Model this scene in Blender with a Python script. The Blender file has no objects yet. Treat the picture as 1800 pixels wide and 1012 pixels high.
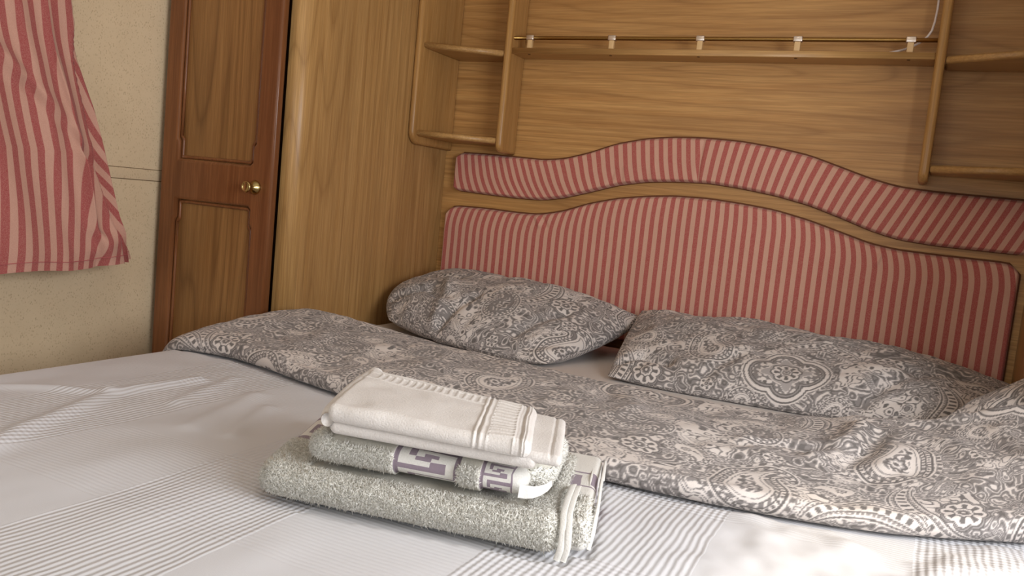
import bpy, math
import numpy as np
from mathutils import Matrix, Vector

SC = bpy.context.scene
COL = SC.collection
D2R = math.radians

# ------------------------------------------------------------------ camera, sky, sun, window light, exposure
cam_d = bpy.data.cameras.new('camera'); cam = bpy.data.objects.new('camera', cam_d); COL.objects.link(cam)
cam_d.sensor_width = 36.0; cam_d.lens = 1479.4 / 1800 * 36.0; cam_d.clip_start = 0.02
def cam_matrix(yaw, pit, rol, loc):
    cy, sy = math.cos(yaw), math.sin(yaw)
    fw = np.array([sy*math.cos(pit), cy*math.cos(pit), -math.sin(pit)])
    r = np.array([cy, -sy, 0.0]); d = np.cross(fw, r)
    cr, sr = math.cos(rol), math.sin(rol)
    r2, d2 = cr*r + sr*d, -sr*r + cr*d
    m = Matrix.Identity(4)
    for i in range(3):
        m[i][0], m[i][1], m[i][2], m[i][3] = r2[i], -d2[i], -fw[i], loc[i]
    return m
cam.matrix_world = cam_matrix(-0.44642181, 0.10176812, -0.09883336, (0.0, -2.0, 0.83))
SC.camera = cam

SC.view_settings.view_transform = 'Standard'; SC.view_settings.look = 'None'
SC.view_settings.gamma = 1.0; SC.view_settings.use_curve_mapping = False
SC.view_settings.exposure = 0.05

world = bpy.data.worlds.new('daylight'); SC.world = world; world.use_nodes = True
bg = world.node_tree.nodes['Background']; bg.inputs[0].default_value = (0.80, 0.90, 1.0, 1); bg.inputs[1].default_value = 1.0

def area(name, loc, rot, sx, sy, power, color):
    l = bpy.data.lights.new(name, 'AREA'); l.shape = 'RECTANGLE'; l.size = sx; l.size_y = sy; l.energy = power; l.color = color
    o = bpy.data.objects.new(name, l); COL.objects.link(o); o.location = loc; o.rotation_euler = rot; return o
area('daylight_side_window', (0.59, -1.52, 1.00), (0, D2R(90), 0), 0.52, 0.86, 19.0, (0.94, 0.96, 1.0))
area('daylight_end_window', (-0.55, -3.05, 1.05), (D2R(90), 0, 0), 1.30, 0.65, 5.5, (0.90, 0.95, 1.0))
area('ceiling_bounce_lamp', (-0.5, -1.6, 1.90), (0, 0, 0), 0.25, 0.25, 1.2, (1.0, 0.86, 0.68))
sun_d = bpy.data.lights.new('sun', 'SUN'); sun_d.energy = 1.4; sun_d.angle = D2R(4.0); sun_d.color = (1.0, 0.84, 0.58)
sun = bpy.data.objects.new('sun', sun_d); COL.objects.link(sun)
sun.rotation_euler = Vector((-0.70, 0.03, -0.72)).to_track_quat('-Z', 'Y').to_euler()

# ------------------------------------------------------------------ helpers
def tag(o, label=None, cat=None, group=None, kind=None):
    if label: o['label'] = label
    if cat: o['category'] = cat
    if group: o['group'] = group
    if kind: o['kind'] = kind
    return o
def empty(name, loc, label=None, cat=None, group=None):
    o = bpy.data.objects.new(name, None); o.empty_display_size = 0.05; o.location = loc; COL.objects.link(o)
    return tag(o, label, cat, group)
def link(name, me, mat, parent=None, loc=None):
    """one mesh object; vertices are given in room coordinates and stored relative to the object's place"""
    off = Vector(parent['_at']) if parent is not None and '_at' in parent else (Vector(parent.location) if parent is not None else Vector(loc or (0, 0, 0)))
    o = bpy.data.objects.new(name, me); COL.objects.link(o)
    me.transform(Matrix.Translation(-off))
    if parent is not None:
        o.parent = parent
    else:
        o.location = off
    o['_at'] = list(off)
    if mat: me.materials.append(mat)
    return o
def mk(verts, faces, smooth=True, attr=None, uv=None):
    v = np.asarray(verts, dtype=np.float32); me = bpy.data.meshes.new('m')
    if isinstance(faces, np.ndarray):
        nf, k = faces.shape
        me.vertices.add(len(v)); me.vertices.foreach_set('co', v.ravel())
        me.loops.add(nf*k); me.loops.foreach_set('vertex_index', faces.astype(np.int32).ravel())
        me.polygons.add(nf); me.polygons.foreach_set('loop_start', np.arange(0, nf*k, k, dtype=np.int32))
        me.polygons.foreach_set('loop_total', np.full(nf, k, dtype=np.int32))
        me.update(calc_edges=True); me.validate()
    else:
        me.from_pydata([tuple(map(float, p)) for p in v], [], faces); me.update()
    me.polygons.foreach_set('use_smooth', np.full(len(me.polygons), smooth))
    for k_, a in (attr or {}).items():
        at = me.attributes.new(k_, 'FLOAT', 'POINT'); at.data.foreach_set('value', np.asarray(a, dtype=np.float32).ravel())
    return me
def grid_faces(n, m, wrap=False, off=0):
    i, j = np.meshgrid(np.arange(n-1), np.arange(m-1 if not wrap else m), indexing='ij')
    a = i*m + j; b = i*m + (j+1) % m
    return np.stack([a, a+m, b+m, b], -1).reshape(-1, 4) + off
def boxm(x0, x1, y0, y1, z0, z1, bevel=0.0):
    v = [(x, y, z) for x in (x0, x1) for y in (y0, y1) for z in (z0, z1)]
    f = [(0, 1, 3, 2), (4, 6, 7, 5), (0, 4, 5, 1), (2, 3, 7, 6), (0, 2, 6, 4), (1, 5, 7, 3)]
    me = mk(v, f, False)
    if bevel > 0:
        import bmesh
        bm = bmesh.new(); bm.from_mesh(me)
        bmesh.ops.bevel(bm, geom=bm.edges[:], offset=bevel, segments=3, profile=0.5, affect='EDGES')
        for fc in bm.faces: fc.smooth = True
        bm.to_mesh(me); bm.free()
    return me
def plate(outline, thick, bevel, mat4, holes=(), res=3):
    """flat board with rounded edges from a 2D outline (and holes), laid into place by mat4"""
    cu = bpy.data.curves.new('c', 'CURVE'); cu.dimensions = '2D'; cu.fill_mode = 'BOTH'
    cu.extrude = max(thick/2 - bevel, 0.0); cu.bevel_depth = bevel; cu.bevel_resolution = res; cu.offset = -bevel
    for pts in [outline] + list(holes):
        sp = cu.splines.new('POLY'); sp.points.add(len(pts)-1); sp.use_cyclic_u = True
        for p, q in zip(sp.points, pts): p.co = (q[0], q[1], 0, 1)
    ob = bpy.data.objects.new('tmp', cu); COL.objects.link(ob); bpy.context.view_layer.update()
    me = bpy.data.meshes.new_from_object(ob.evaluated_get(bpy.context.evaluated_depsgraph_get()))
    bpy.data.objects.remove(ob); bpy.data.curves.remove(cu)
    me.transform(mat4); me.materials.clear()
    for p in me.polygons: p.use_smooth = False
    return me
def arc(cx, cy, r, a0, a1, n=8):
    return [(cx + r*math.cos(D2R(a0 + (a1-a0)*i/n)), cy + r*math.sin(D2R(a0 + (a1-a0)*i/n))) for i in range(n+1)]
def M4(ex, ey, ez, o):
    m = Matrix.Identity(4)
    for i in range(3): m[i][0], m[i][1], m[i][2], m[i][3] = ex[i], ey[i], ez[i], o[i]
    return m
def tube(path, rad, nseg=10, flat=1.0, up=(0, 0, 1)):
    P = np.array(path, float); n = len(P); T = np.gradient(P, axis=0); T /= np.linalg.norm(T, axis=1)[:, None] + 1e-9
    V = []
    R_ = np.broadcast_to(np.asarray(rad, float), (n,))
    for k in range(n):
        s = np.cross(T[k], up); s /= np.linalg.norm(s) + 1e-9; u = np.cross(s, T[k])
        for j in range(nseg):
            a = 2*math.pi*j/nseg; V.append(P[k] + R_[k]*(math.cos(a)*s + flat*math.sin(a)*u))
    F = [tuple(f) for f in grid_faces(n, nseg, True).tolist()] + [tuple(range(nseg-1, -1, -1)), tuple((n-1)*nseg + j for j in range(nseg))]
    return mk(V, F, True)
def lathe(prof, origin, axis, side, n=28):
    axis = np.array(axis, float); side = np.array(side, float); t = np.cross(axis, side); V = []
    for r, h in prof:
        for j in range(n):
            a = 2*math.pi*j/n; V.append(np.array(origin) + axis*h + r*(math.cos(a)*side + math.sin(a)*t))
    m = len(prof)
    F = [tuple(f) for f in grid_faces(m, n, True).tolist()] + [tuple(range(n)), tuple((m-1)*n + j for j in range(n-1, -1, -1))]
    return mk(V, F, True)

# ------------------------------------------------------------------ materials
def new_mat(name):
    m = bpy.data.materials.new(name); m.use_nodes = True; nt = m.node_tree
    return m, nt, nt.nodes['Principled BSDF']
def lin(c):
    return tuple(((x/255)/12.92 if x/255 <= 0.04045 else ((x/255+0.055)/1.055)**2.4) for x in c) + (1.0,)
def nd(nt, t, **kw):
    n = nt.nodes.new(t)
    for k, v in kw.items(): setattr(n, k, v)
    return n
def val(nt, s, op, a, b=None, c=None):
    n = nd(nt, 'ShaderNodeMath', operation=op)
    for i, x in enumerate((a, b, c)):
        if x is None: continue
        if isinstance(x, (int, float)): n.inputs[i].default_value = x
        else: nt.links.new(x, n.inputs[i])
    return n.outputs[0]
def ramp(nt, fac, stops, interp='LINEAR'):
    r = nd(nt, 'ShaderNodeValToRGB'); r.color_ramp.interpolation = interp; e = r.color_ramp.elements
    while len(e) < len(stops): e.new(0.5)
    for el, (p, c) in zip(e, stops): el.position = p; el.color = c if len(c) == 4 else tuple(c) + (1,)
    nt.links.new(fac, r.inputs[0]); return r.outputs[0]
def mix(nt, fac, a, b, mode='MIX'):
    n = nd(nt, 'ShaderNodeMix', data_type='RGBA', blend_type=mode)
    for sock, x in ((n.inputs[0], fac), (n.inputs[6], a), (n.inputs[7], b)):
        if isinstance(x, (int, float)): sock.default_value = x
        elif isinstance(x, tuple): sock.default_value = x
        else: nt.links.new(x, sock)
    return n.outputs[2]
def noise(nt, vec, scale, detail=3, rough=0.5, dist=0.0):
    n = nd(nt, 'ShaderNodeTexNoise'); n.inputs['Scale'].default_value = scale; n.inputs['Detail'].default_value = detail
    n.inputs['Roughness'].default_value = rough; n.inputs['Distortion'].default_value = dist
    nt.links.new(vec, n.inputs['Vector']); return n.outputs[0]
def mapping(nt, scale, loc=(0, 0, 0), rot=(0, 0, 0)):
    tc = nd(nt, 'ShaderNodeTexCoord'); mp = nd(nt, 'ShaderNodeMapping')
    mp.inputs['Scale'].default_value = scale; mp.inputs['Location'].default_value = loc; mp.inputs['Rotation'].default_value = rot
    nt.links.new(tc.outputs['Object'], mp.inputs['Vector']); return mp.outputs[0]
def bump(nt, bsdf, h, dist, strength=1.0):
    b = nd(nt, 'ShaderNodeBump'); b.inputs['Distance'].default_value = dist; b.inputs['Strength'].default_value = strength
    nt.links.new(h, b.inputs['Height']); nt.links.new(b.outputs[0], bsdf.inputs['Normal'])

def wood(name, dark, mid, light, axis='z', rings=9.0, fine=1.0, rough=0.38, seed=0.0, figure=1.0, stretch=0.10, fq=2.6):
    """veneer: streaks along the grain plus cathedral contour lines"""
    m, nt, b = new_mat(name)
    def sc(across, along):
        return {'x': (along, across, across), 'y': (across, along, across), 'z': (across, across, along)}[axis]
    big = noise(nt, mapping(nt, sc(fq, fq*stretch*2.2), (seed, seed*1.7, seed*.3)), 1.0, 1.5, 0.40, 0.25)
    k = val(nt, 0, 'MULTIPLY', big, rings)
    fr = val(nt, 0, 'FRACT', k)
    line = ramp(nt, fr, [(0.0, (1, 1, 1)), (0.08, (0.45, 0.45, 0.45)), (0.40, (0.08, 0.08, 0.08)), (0.80, (0, 0, 0)), (0.93, (0.45, 0.45, 0.45)), (1.0, (1, 1, 1))])
    st = noise(nt, mapping(nt, sc(95*fine, 2.2), (seed, 0, 0)), 1.0, 4.0, 0.62)
    st2 = noise(nt, mapping(nt, sc(420*fine, 9.0), (0, seed, 0)), 1.0, 2.0, 0.6)
    cl = noise(nt, mapping(nt, sc(9, 1.1), (seed, seed, 0)), 1.0, 2.0, 0.5)
    c = mix(nt, ramp(nt, st, [(0.30, (0, 0, 0)), (0.70, (1, 1, 1))]), lin(mid), lin(light))
    c = mix(nt, val(nt, 0, 'MULTIPLY', line, 0.60*figure), c, lin(dark))
    c = mix(nt, ramp(nt, st2, [(0.42, (0.30, 0.30, 0.30)), (0.62, (0, 0, 0))]), c, lin(dark))
    c = mix(nt, ramp(nt, cl, [(0.35, (0.28, 0.28, 0.28)), (0.65, (0, 0, 0))]), c, lin(dark))
    nt.links.new(c, b.inputs['Base Color']); b.inputs['Roughness'].default_value = rough
    b.inputs['Specular IOR Level'].default_value = 0.35
    bump(nt, b, st2, 0.0004, 0.35)
    return m
def plain(name, col, rough=0.6, metal=0.0, grain=0.06, gs=60, spec=0.5):
    m, nt, b = new_mat(name)
    n = noise(nt, mapping(nt, (1, 1, 1)), gs, 3, 0.6)
    c = mix(nt, n, tuple(x*(1-grain) for x in lin(col)[:3]) + (1,), tuple(min(1, x*(1+grain)) for x in lin(col)[:3]) + (1,))
    nt.links.new(c, b.inputs['Base Color']); b.inputs['Roughness'].default_value = rough; b.inputs['Metallic'].default_value = metal
    b.inputs['Specular IOR Level'].default_value = spec
    return m
def attr_node(nt, name):
    a = nd(nt, 'ShaderNodeAttribute'); a.attribute_name = name; return a.outputs['Fac']
def stripe_mat(name, pitch, red, pink, soft=0.04):
    m, nt, b = new_mat(name)
    s = val(nt, 0, 'FRACT', val(nt, 0, 'DIVIDE', attr_node(nt, 'stripe'), pitch))
    f = ramp(nt, s, [(0.0, (0, 0, 0)), (soft, (1, 1, 1)), (0.5, (1, 1, 1)), (0.5+soft, (0, 0, 0))])
    mp = mapping(nt, (1, 1, 1))
    n = noise(nt, mp, 700, 2, 0.6); n2 = noise(nt, mp, 9, 3, 0.5)
    c = mix(nt, f, lin(pink), lin(red))
    c = mix(nt, val(nt, 0, 'MULTIPLY', n2, 0.22), c, lin((150, 105, 90)))
    c = mix(nt, ramp(nt, n, [(0.3, (0.22, 0.22, 0.22)), (0.6, (0, 0, 0))]), c, lin((225, 185, 165)), 'MIX')
    nt.links.new(c, b.inputs['Base Color']); b.inputs['Roughness'].default_value = 0.85; b.inputs['Specular IOR Level'].default_value = 0.15
    b.inputs['Sheen Weight'].default_value = 0.15
    bump(nt, b, n, 0.0006, 0.4)
    return m
def print_mat(name, stops, bumpn=900, rough=0.85, dist=0.0004):
    m, nt, b = new_mat(name)
    c = ramp(nt, attr_node(nt, 'print'), [(p, lin(c_)) for p, c_ in stops])
    n = noise(nt, mapping(nt, (1, 1, 1)), bumpn, 2, 0.6)
    c = mix(nt, ramp(nt, n, [(0.35, (0.10, 0.10, 0.10)), (0.6, (0, 0, 0))]), c, lin((120, 115, 112)))
    nt.links.new(c, b.inputs['Base Color']); b.inputs['Roughness'].default_value = rough; b.inputs['Specular IOR Level'].default_value = 0.2
    b.inputs['Sheen Weight'].default_value = 0.1
    bump(nt, b, n, dist, 0.5)
    return m

MW_SIDE = wood('veneer_side_panel', (116, 80, 42), (178, 136, 82), (198, 158, 102), 'z', 22.0, 1.0, 0.36, 3.1, 0.62, 0.030, 5.0)
MW_BACK = wood('veneer_back_board', (128, 86, 44), (190, 140, 80), (208, 162, 100), 'x', 26.0, 0.7, 0.42, 4.3, 0.72, 0.040, 5.2)
MW_SHELF = wood('veneer_shelf', (124, 88, 46), (192, 148, 90), (212, 170, 112), 'x', 6.0, 0.8, 0.36, 1.9, 0.5)
MW_UPR = wood('veneer_upright', (116, 78, 38), (180, 134, 76), (202, 158, 98), 'z', 6.0, 0.9, 0.34, 5.3, 0.5, 0.07)
MW_DOOR = wood('stained_door_frame', (80, 44, 22), (130, 80, 46), (150, 98, 60), 'z', 6.0, 0.8, 0.30, 2.2, 0.5, 0.08)
MW_DPAN = wood('veneer_door_panel', (100, 66, 34), (150, 106, 60), (168, 124, 74), 'z', 22.0, 0.9, 0.40, 9.4, 1.0, 0.035, 5.0)
M_BRASS = plain('brass', (196, 176, 120), 0.22, 1.0, 0.05)
M_ROD = plain('dark_brass_rod', (150, 116, 66), 0.28, 1.0, 0.05)
M_STEEL = plain('silver_clamp', (214, 200, 186), 0.30, 0.9, 0.04)
M_POST = plain('beech_post', (214, 178, 126), 0.5, 0.0, 0.12, 90)
M_CORD = plain('white_flex', (226, 214, 206), 0.5)
M_SHEET = plain('fitted_sheet_cotton', (214, 208, 204), 0.9, 0, 0.03, 500, 0.2)
M_BASE = plain('bed_base_fabric', (120, 100, 84), 0.9, 0, 0.10, 200, 0.2)
M_DARK = plain('carcass_shadow_board', (92, 66, 40), 0.7, 0, 0.1, 40, 0.2)
M_SHADOW_RIM = plain('shadow_rim_brown', (104, 64, 40), 0.7, 0, 0.1, 60, 0.2)
M_CARPET = plain('carpet', (140, 112, 96), 0.95, 0, 0.2, 400, 0.1)
M_CEIL = plain('ceiling_board', (232, 226, 214), 0.9, 0, 0.02, 30, 0.2)
M_GLASS = plain('window_pane', (200, 210, 214), 0.1, 0, 0.02)
M_FRAME = plain('window_frame_plastic', (222, 218, 208), 0.5)
FAB = stripe_mat('striped_upholstery', 0.0219, (172, 82, 76), (208, 162, 140))
FABC = stripe_mat('striped_curtain', 0.0265, (154, 70, 70), (192, 147, 129))
M_PAIS = print_mat('paisley_cotton', [(0.0, (96, 91, 89)), (0.15, (108, 103, 100)), (0.34, (135, 129, 126)), (0.6, (170, 163, 159)), (0.93, (212, 203, 196))])
M_TERRY = print_mat('terry_cotton', [(0.0, (186, 182, 170)), (0.08, (186, 182, 170)), (0.12, (214, 211, 204)), (0.5, (214, 211, 204)), (0.6, (140, 126, 136)), (1.0, (140, 126, 136))], 600, 0.95, 0.001)  # ground darker than the loops, painting shade into the gaps between tufts
M_CREAM = print_mat('cream_towelling', [(0.0, (209, 203, 197)), (1.0, (209, 203, 197))], 520, 0.95, 0.0012)
def pile_mat():
    m, nt, b = new_mat('terry_loops')
    n = noise(nt, mapping(nt, (1, 1, 1)), 420, 2, 0.6)
    c = mix(nt, ramp(nt, n, [(0.38, (0, 0, 0)), (0.6, (1, 1, 1))]), lin((192, 188, 176)), lin((238, 235, 227)))
    nt.links.new(c, b.inputs['Base Color']); b.inputs['Roughness'].default_value = 0.95; b.inputs['Specular IOR Level'].default_value = 0.1
    return m
M_PILE = pile_mat()
def wallpaper():
    m, nt, b = new_mat('speckled_wallpaper')
    v = nd(nt, 'ShaderNodeTexVoronoi'); v.inputs['Scale'].default_value = 1.0; v.inputs['Randomness'].default_value = 1.0
    nt.links.new(mapping(nt, (190, 270, 180)), v.inputs['Vector'])
    n = noise(nt, mapping(nt, (1, 1, 1)), 95, 4, 0.65); n2 = noise(nt, mapping(nt, (1, 1, 1)), 14, 3, 0.6)
    f = ramp(nt, v.outputs['Distance'], [(0.12, (0.62, 0.62, 0.62)), (0.46, (0, 0, 0))])
    f = mix(nt, 1.0, f, ramp(nt, n, [(0.42, (0, 0, 0)), (0.60, (1, 1, 1))]), 'MULTIPLY')
    c = mix(nt, n2, lin((222, 200, 166)), lin((208, 186, 152)))
    c = mix(nt, f, c, lin((160, 134, 100)))
    nt.links.new(c, b.inputs['Base Color']); b.inputs['Roughness'].default_value = 0.75; b.inputs['Specular IOR Level'].default_value = 0.25
    bump(nt, b, n, 0.0006, 0.3)
    return m
M_PAPER = wallpaper()
def coverlet_mat():
    m, nt, b = new_mat('white_woven_coverlet')
    tc = nd(nt, 'ShaderNodeTexCoord'); sp = nd(nt, 'ShaderNodeSeparateXYZ'); nt.links.new(tc.outputs['Object'], sp.inputs[0])
    wob = noise(nt, mapping(nt, (1, 1, 1)), 7, 2, 0.5); wob2 = noise(nt, mapping(nt, (1, 1, 1)), 40, 2, 0.5)
    x = val(nt, 0, 'ADD', attr_node(nt, 'cx'), val(nt, 0, 'MULTIPLY', wob, 0.010)); y = val(nt, 0, 'ADD', attr_node(nt, 'cy'), val(nt, 0, 'MULTIPLY', wob, 0.010))
    x = val(nt, 0, 'ADD', x, val(nt, 0, 'MULTIPLY', wob2, 0.0022))
    def band(c, start, width, per):
        f = val(nt, 0, 'FRACT', val(nt, 0, 'DIVIDE', val(nt, 0, 'SUBTRACT', c, start), per))
        return val(nt, 0, 'LESS_THAN', f, width/per)
    bx = band(x, -0.68-3.6, 0.175, 0.36); by = band(y, -1.45-3.6, 0.18, 0.36)
    rx = val(nt, 0, 'SINE', val(nt, 0, 'MULTIPLY', x, 2*math.pi/0.0074))
    ry = val(nt, 0, 'SINE', val(nt, 0, 'MULTIPLY', y, 2*math.pi/0.0078))
    rf = val(nt, 0, 'SINE', val(nt, 0, 'MULTIPLY', y, 2*math.pi/0.0062))
    nx = val(nt, 0, 'SUBTRACT', 1.0, bx)
    h = val(nt, 0, 'MULTIPLY', bx, rx)
    h = val(nt, 0, 'ADD', h, val(nt, 0, 'MULTIPLY', val(nt, 0, 'MULTIPLY', bx, by), val(nt, 0, 'MULTIPLY', ry, 0.75)))
    h = val(nt, 0, 'ADD', h, val(nt, 0, 'MULTIPLY', val(nt, 0, 'MULTIPLY', nx, by), val(nt, 0, 'MULTIPLY', rf, 0.28)))
    fine = noise(nt, mapping(nt, (1, 1, 1)), 900, 2, 0.6)
    h = val(nt, 0, 'ADD', h, val(nt, 0, 'MULTIPLY', fine, 0.35))
    nt.links.new(mix(nt, wob, lin((200, 199, 201)), lin((208, 207, 209))), b.inputs['Base Color'])
    b.inputs['Roughness'].default_value = 0.9; b.inputs['Specular IOR Level'].default_value = 0.2
    bump(nt, b, h, 0.0007, 0.55)
    return m
M_COVER = coverlet_mat()

# ------------------------------------------------------------------ woven / printed patterns (numbers per vertex)
def vnoise(x,y,seed=0,per=None):
    """smooth value noise on arrays, optional integer period"""
    xi=np.floor(x).astype(np.int64); yi=np.floor(y).astype(np.int64)
    fx=x-xi; fy=y-yi
    fx=fx*fx*fx*(fx*(fx*6-15)+10); fy=fy*fy*fy*(fy*(fy*6-15)+10)
    def h(a,b):
        if per: a=a%per; b=b%per
        n=(a*374761393+b*668265263+seed*974634777)&0xffffffff
        n=((n^(n>>13))*1274126177)&0xffffffff
        n=n^(n>>16)
        return (n&0xffff)/65535.0
    return (h(xi,yi)*(1-fx)+h(xi+1,yi)*fx)*(1-fy)+(h(xi,yi+1)*(1-fx)+h(xi+1,yi+1)*fx)*fy
TN=1000; TS=0.5      # tile: 1000 cells over 0.5 m
def make_print():
    mm=TS/TN*1000
    ax=np.arange(TN)*(TS/TN)
    X,Y=np.meshgrid(ax,ax,indexing='ij')
    u,v=X/TS,Y/TS
    # ground: fine scrolling line work
    n1=vnoise(u*13,v*13,1,13); n2=vnoise(u*13,v*13,2,13)
    q=vnoise(u*34+n1*5,v*34+n2*5,3,None)
    wu=u*26+3*(n1-.5); wv=v*26+3*(n2-.5)
    q=vnoise(wu,wv,3,26)+.35*vnoise(u*52,v*52,4,52)
    s=np.sin(q*34)
    T=np.where(s>.66,.92,np.where(s<-.80,.12,.34))
    big=vnoise(u*11+1.3*n1,v*11+1.3*n2,7,11)
    T=np.where((big>.70)&(s>-.6),.95,T)
    rng=np.random.RandomState(5)
    def window(cx,cy,r):
        n=int(r/TS*TN)+2
        i0=int(round(cx/TS*TN)); j0=int(round(cy/TS*TN))
        ii=np.arange(i0-n,i0+n+1); jj=np.arange(j0-n,j0+n+1)
        A,B=np.meshgrid(ii*(TS/TN)-cx,jj*(TS/TN)-cy,indexing='ij')
        return np.ix_(ii%TN,jj%TN),A,B
    def setv(ix,m,val):
        t=T[ix]; t[m]=(val[m] if isinstance(val,np.ndarray) else val); T[ix]=t
    def spine(A,B,R,ang,curl,flip):
        if flip: B=-B
        c,s_=math.cos(ang),math.sin(ang); p,q_=A*c+B*s_,-A*s_+B*c
        N=44; x=y=0.; h=math.pi/2-.25; L=2.75*R
        d=np.full(A.shape,9.); tt=np.zeros(A.shape)
        for k in range(N):
            t=k/(N-1); r=R*max(0.05,(1-t)**.8*(1-.1*t))
            dd=np.hypot(p-x,q_-y)-r
            m=dd<d; d[m]=dd[m]; tt[m]=t
            h-=curl*t*2.3/N*2
            x+=math.cos(h)*L/N; y+=math.sin(h)*L/N
        th=np.arctan2(q_-.35*R,p-.1*R)
        return d,tt,th,p,q_
    def paisley(cx,cy,R,ang,curl=1.5,flip=False,style=0):
        ix,A,B=window(cx,cy,R*4.2)
        d,t,th,p,q_=spine(A,B,R,ang,curl,flip)
        e=d/R
        nb=int(26*R/.035)+10
        setv(ix,(e<.30)&(t<.72),np.where(np.sin(e*80)>.45,.92,.30))
        setv(ix,(e<.25)&(e>.14)&(t<.7),np.where(np.sin(th*nb*.8)>.2,.90,.20))
        setv(ix,e<.10,.95)
        setv(ix,(e<.04)&(e>-.03),.08)
        setv(ix,(e<=-.03)&(e>-.15),.95)
        dots=(np.abs(e+.09)<.042)&(np.sin(th*nb)>.0)
        setv(ix,dots,.15)
        setv(ix,(e<=-.15)&(e>-.19),.08)
        scal=np.where(np.sin(th*nb*.7+e*20)>.35,.92,.28)
        setv(ix,(e<=-.19)&(e>-.30),scal)
        setv(ix,(e<=-.30)&(e>-.33),.08)
        body=.96 if style!=1 else .30
        setv(ix,(e<=-.33),body)
        if style==1:
            s2=np.sin(p/R*19+3*np.sin(q_/R*9)); setv(ix,(e<-.50)&(s2>.45),.92)
        if style == 0:
            setv(ix, (e < -.42) & (e > -.455), .30)
            sq = np.sin(p/R*24+3*np.sin(q_/R*12)); setv(ix, (e < -.62), np.where(sq > .3, .95, .30))
        # heart of the motif
        i2=(np.hypot(p-.05*R,(q_-.05*R))/R)
        a2=np.arctan2(q_-.05*R,p-.05*R)
        rr=.30*(1+.16*np.cos(a2*7))
        setv(ix,(i2<rr)&(e<-.33),.12); setv(ix,i2<rr*.74,.55); setv(ix,i2<rr*.52,.93); setv(ix,i2<rr*.3,.15)
        for k in range(3):
            m=np.hypot(p-(.0+.13*k)*R,q_-(.55+.26*k)*R)/R
            setv(ix,(m<.11-.02*k)&(e<-.47),.15)
    def flower(cx,cy,R,n=8,ang=0):
        ix,A,B=window(cx,cy,R*1.5)
        r=np.hypot(A,B)/R; a=np.arctan2(B,A)+ang
        pet=.84+.16*np.abs(np.cos(a*n/2))
        e=r/pet
        setv(ix,e<1.16,.10); setv(ix,e<1.09,.45); setv(ix,e<1.02,.08); setv(ix,e<.95,.96)
        sp=(np.cos(a*n)>.15)&(e<.80)&(e>.44); setv(ix,sp,.15)
        setv(ix,(e<.50),.10); setv(ix,e<.42,.95); setv(ix,e<.31,.35); setv(ix,e<.20,.10); setv(ix,e<.10,.9)
    def medallion(cx,cy,R,ang=0):
        ix,A,B=window(cx,cy,R*1.35)
        c,s_=math.cos(ang),math.sin(ang); A,B=A*c+B*s_,-A*s_+B*c
        d=np.full(A.shape,9.)
        for ox,oy,rr in ((.42,0,.60),(-.42,0,.60),(0,.40,.50),(0,-.40,.50),(0,0,.62)):
            d=np.minimum(d,np.hypot(A/R-ox,B/R-oy)-rr)
        fill=np.where(np.sin(A/R*23+2.5*np.sin(B/R*13))*np.sin(B/R*21+2.5*np.sin(A/R*11))>.32,.88,.30)
        setv(ix,d<.10,.95); setv(ix,d<.06,.10); setv(ix,d<.02,.96); setv(ix,d<-.07,.08); setv(ix,d<-.11,.45); setv(ix,d<-.15,.10)
        m=d<-.18; setv(ix,m,fill)
        a=np.arctan2(B,A); r=np.hypot(A,B)/R
        st=.42+.20*np.cos(4*a)**2*np.sign(np.cos(4*a)).clip(0,1)
        setv(ix,r<st+.05,.95); setv(ix,r<st+.02,.55); 
        e=r/.36/(.84+.16*np.abs(np.cos(a*4)))
        setv(ix,e<1.12,.08); setv(ix,e<1.0,.95); setv(ix,(np.cos(a*8)>.1)&(e<.84)&(e>.46),.12)
        setv(ix,e<.5,.10); setv(ix,e<.42,.93); setv(ix,e<.33,.30); setv(ix,e<.16,.9); setv(ix,e<.09,.1)
        for sx in (-1,1):
            for sy in (-1,1):
                qx,qy=A/R-sx*.52,B/R-sy*.36; rr=np.hypot(qx,qy); aa=np.arctan2(qy,qx)
                setv(ix,(rr<.17*(.7+.3*np.cos(3*aa)))&(d<-.19),.96); setv(ix,(rr<.05)&(d<-.19),.12)
    def frond(cx,cy,R0,a0,a1,w):
        """a curved leaf band: arc of radius R0 with dotted centre"""
        ix,A,B=window(cx,cy,R0+w*1.3)
        r=np.hypot(A,B); a=np.arctan2(B,A)
        t=((a-a0)%(2*math.pi))/((a1-a0)%(2*math.pi))
        wid=w*np.sqrt(np.clip(np.sin(np.clip(t,0,1)*math.pi),0,1))*(1.1-.5*t)
        e=np.where((t<=1),np.abs(r-R0)/np.maximum(wid,1e-5),9)
        setv(ix,e<1.12,.95); setv(ix,e<1.0,.10); setv(ix,e<.86,.93); setv(ix,e<.72,.32); setv(ix,e<.50,.10); setv(ix,e<.42,.95)
        k=(a1-a0)%(2*math.pi)*R0/.011
        setv(ix,(e<.30)&(np.sin(t*k*2*math.pi)>.1),.15)
        setv(ix,(e<.70)&(e>.55)&(np.sin(t*k*4*math.pi)>.5),.93)
    D=math.radians
    frond(.05,.36,.075,D(-60),D(70),.020); frond(.33,.12,.085,D(150),D(290),.019); frond(.42,.42,.06,D(20),D(170),.016); frond(.20,.02,.07,D(30),D(150),.018)
    paisley(.10,.10,.036,D(20),1.6,False,0); paisley(.245,.215,.040,D(-150),1.5,True,0); paisley(.40,.06,.033,D(100),1.7,True,2)
    paisley(.08,.27,.030,D(200),1.6,True,1); paisley(.26,.42,.034,D(40),1.5,False,0); paisley(.45,.22,.028,D(-60),1.6,False,1)
    paisley(.145,.455,.026,D(120),1.7,False,0); paisley(.33,.32,.022,D(-20),1.6,True,0); paisley(.03,.17,.018,D(-100),1.6,False,2); paisley(.19,.13,.017,D(140),1.5,True,2)
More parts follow.
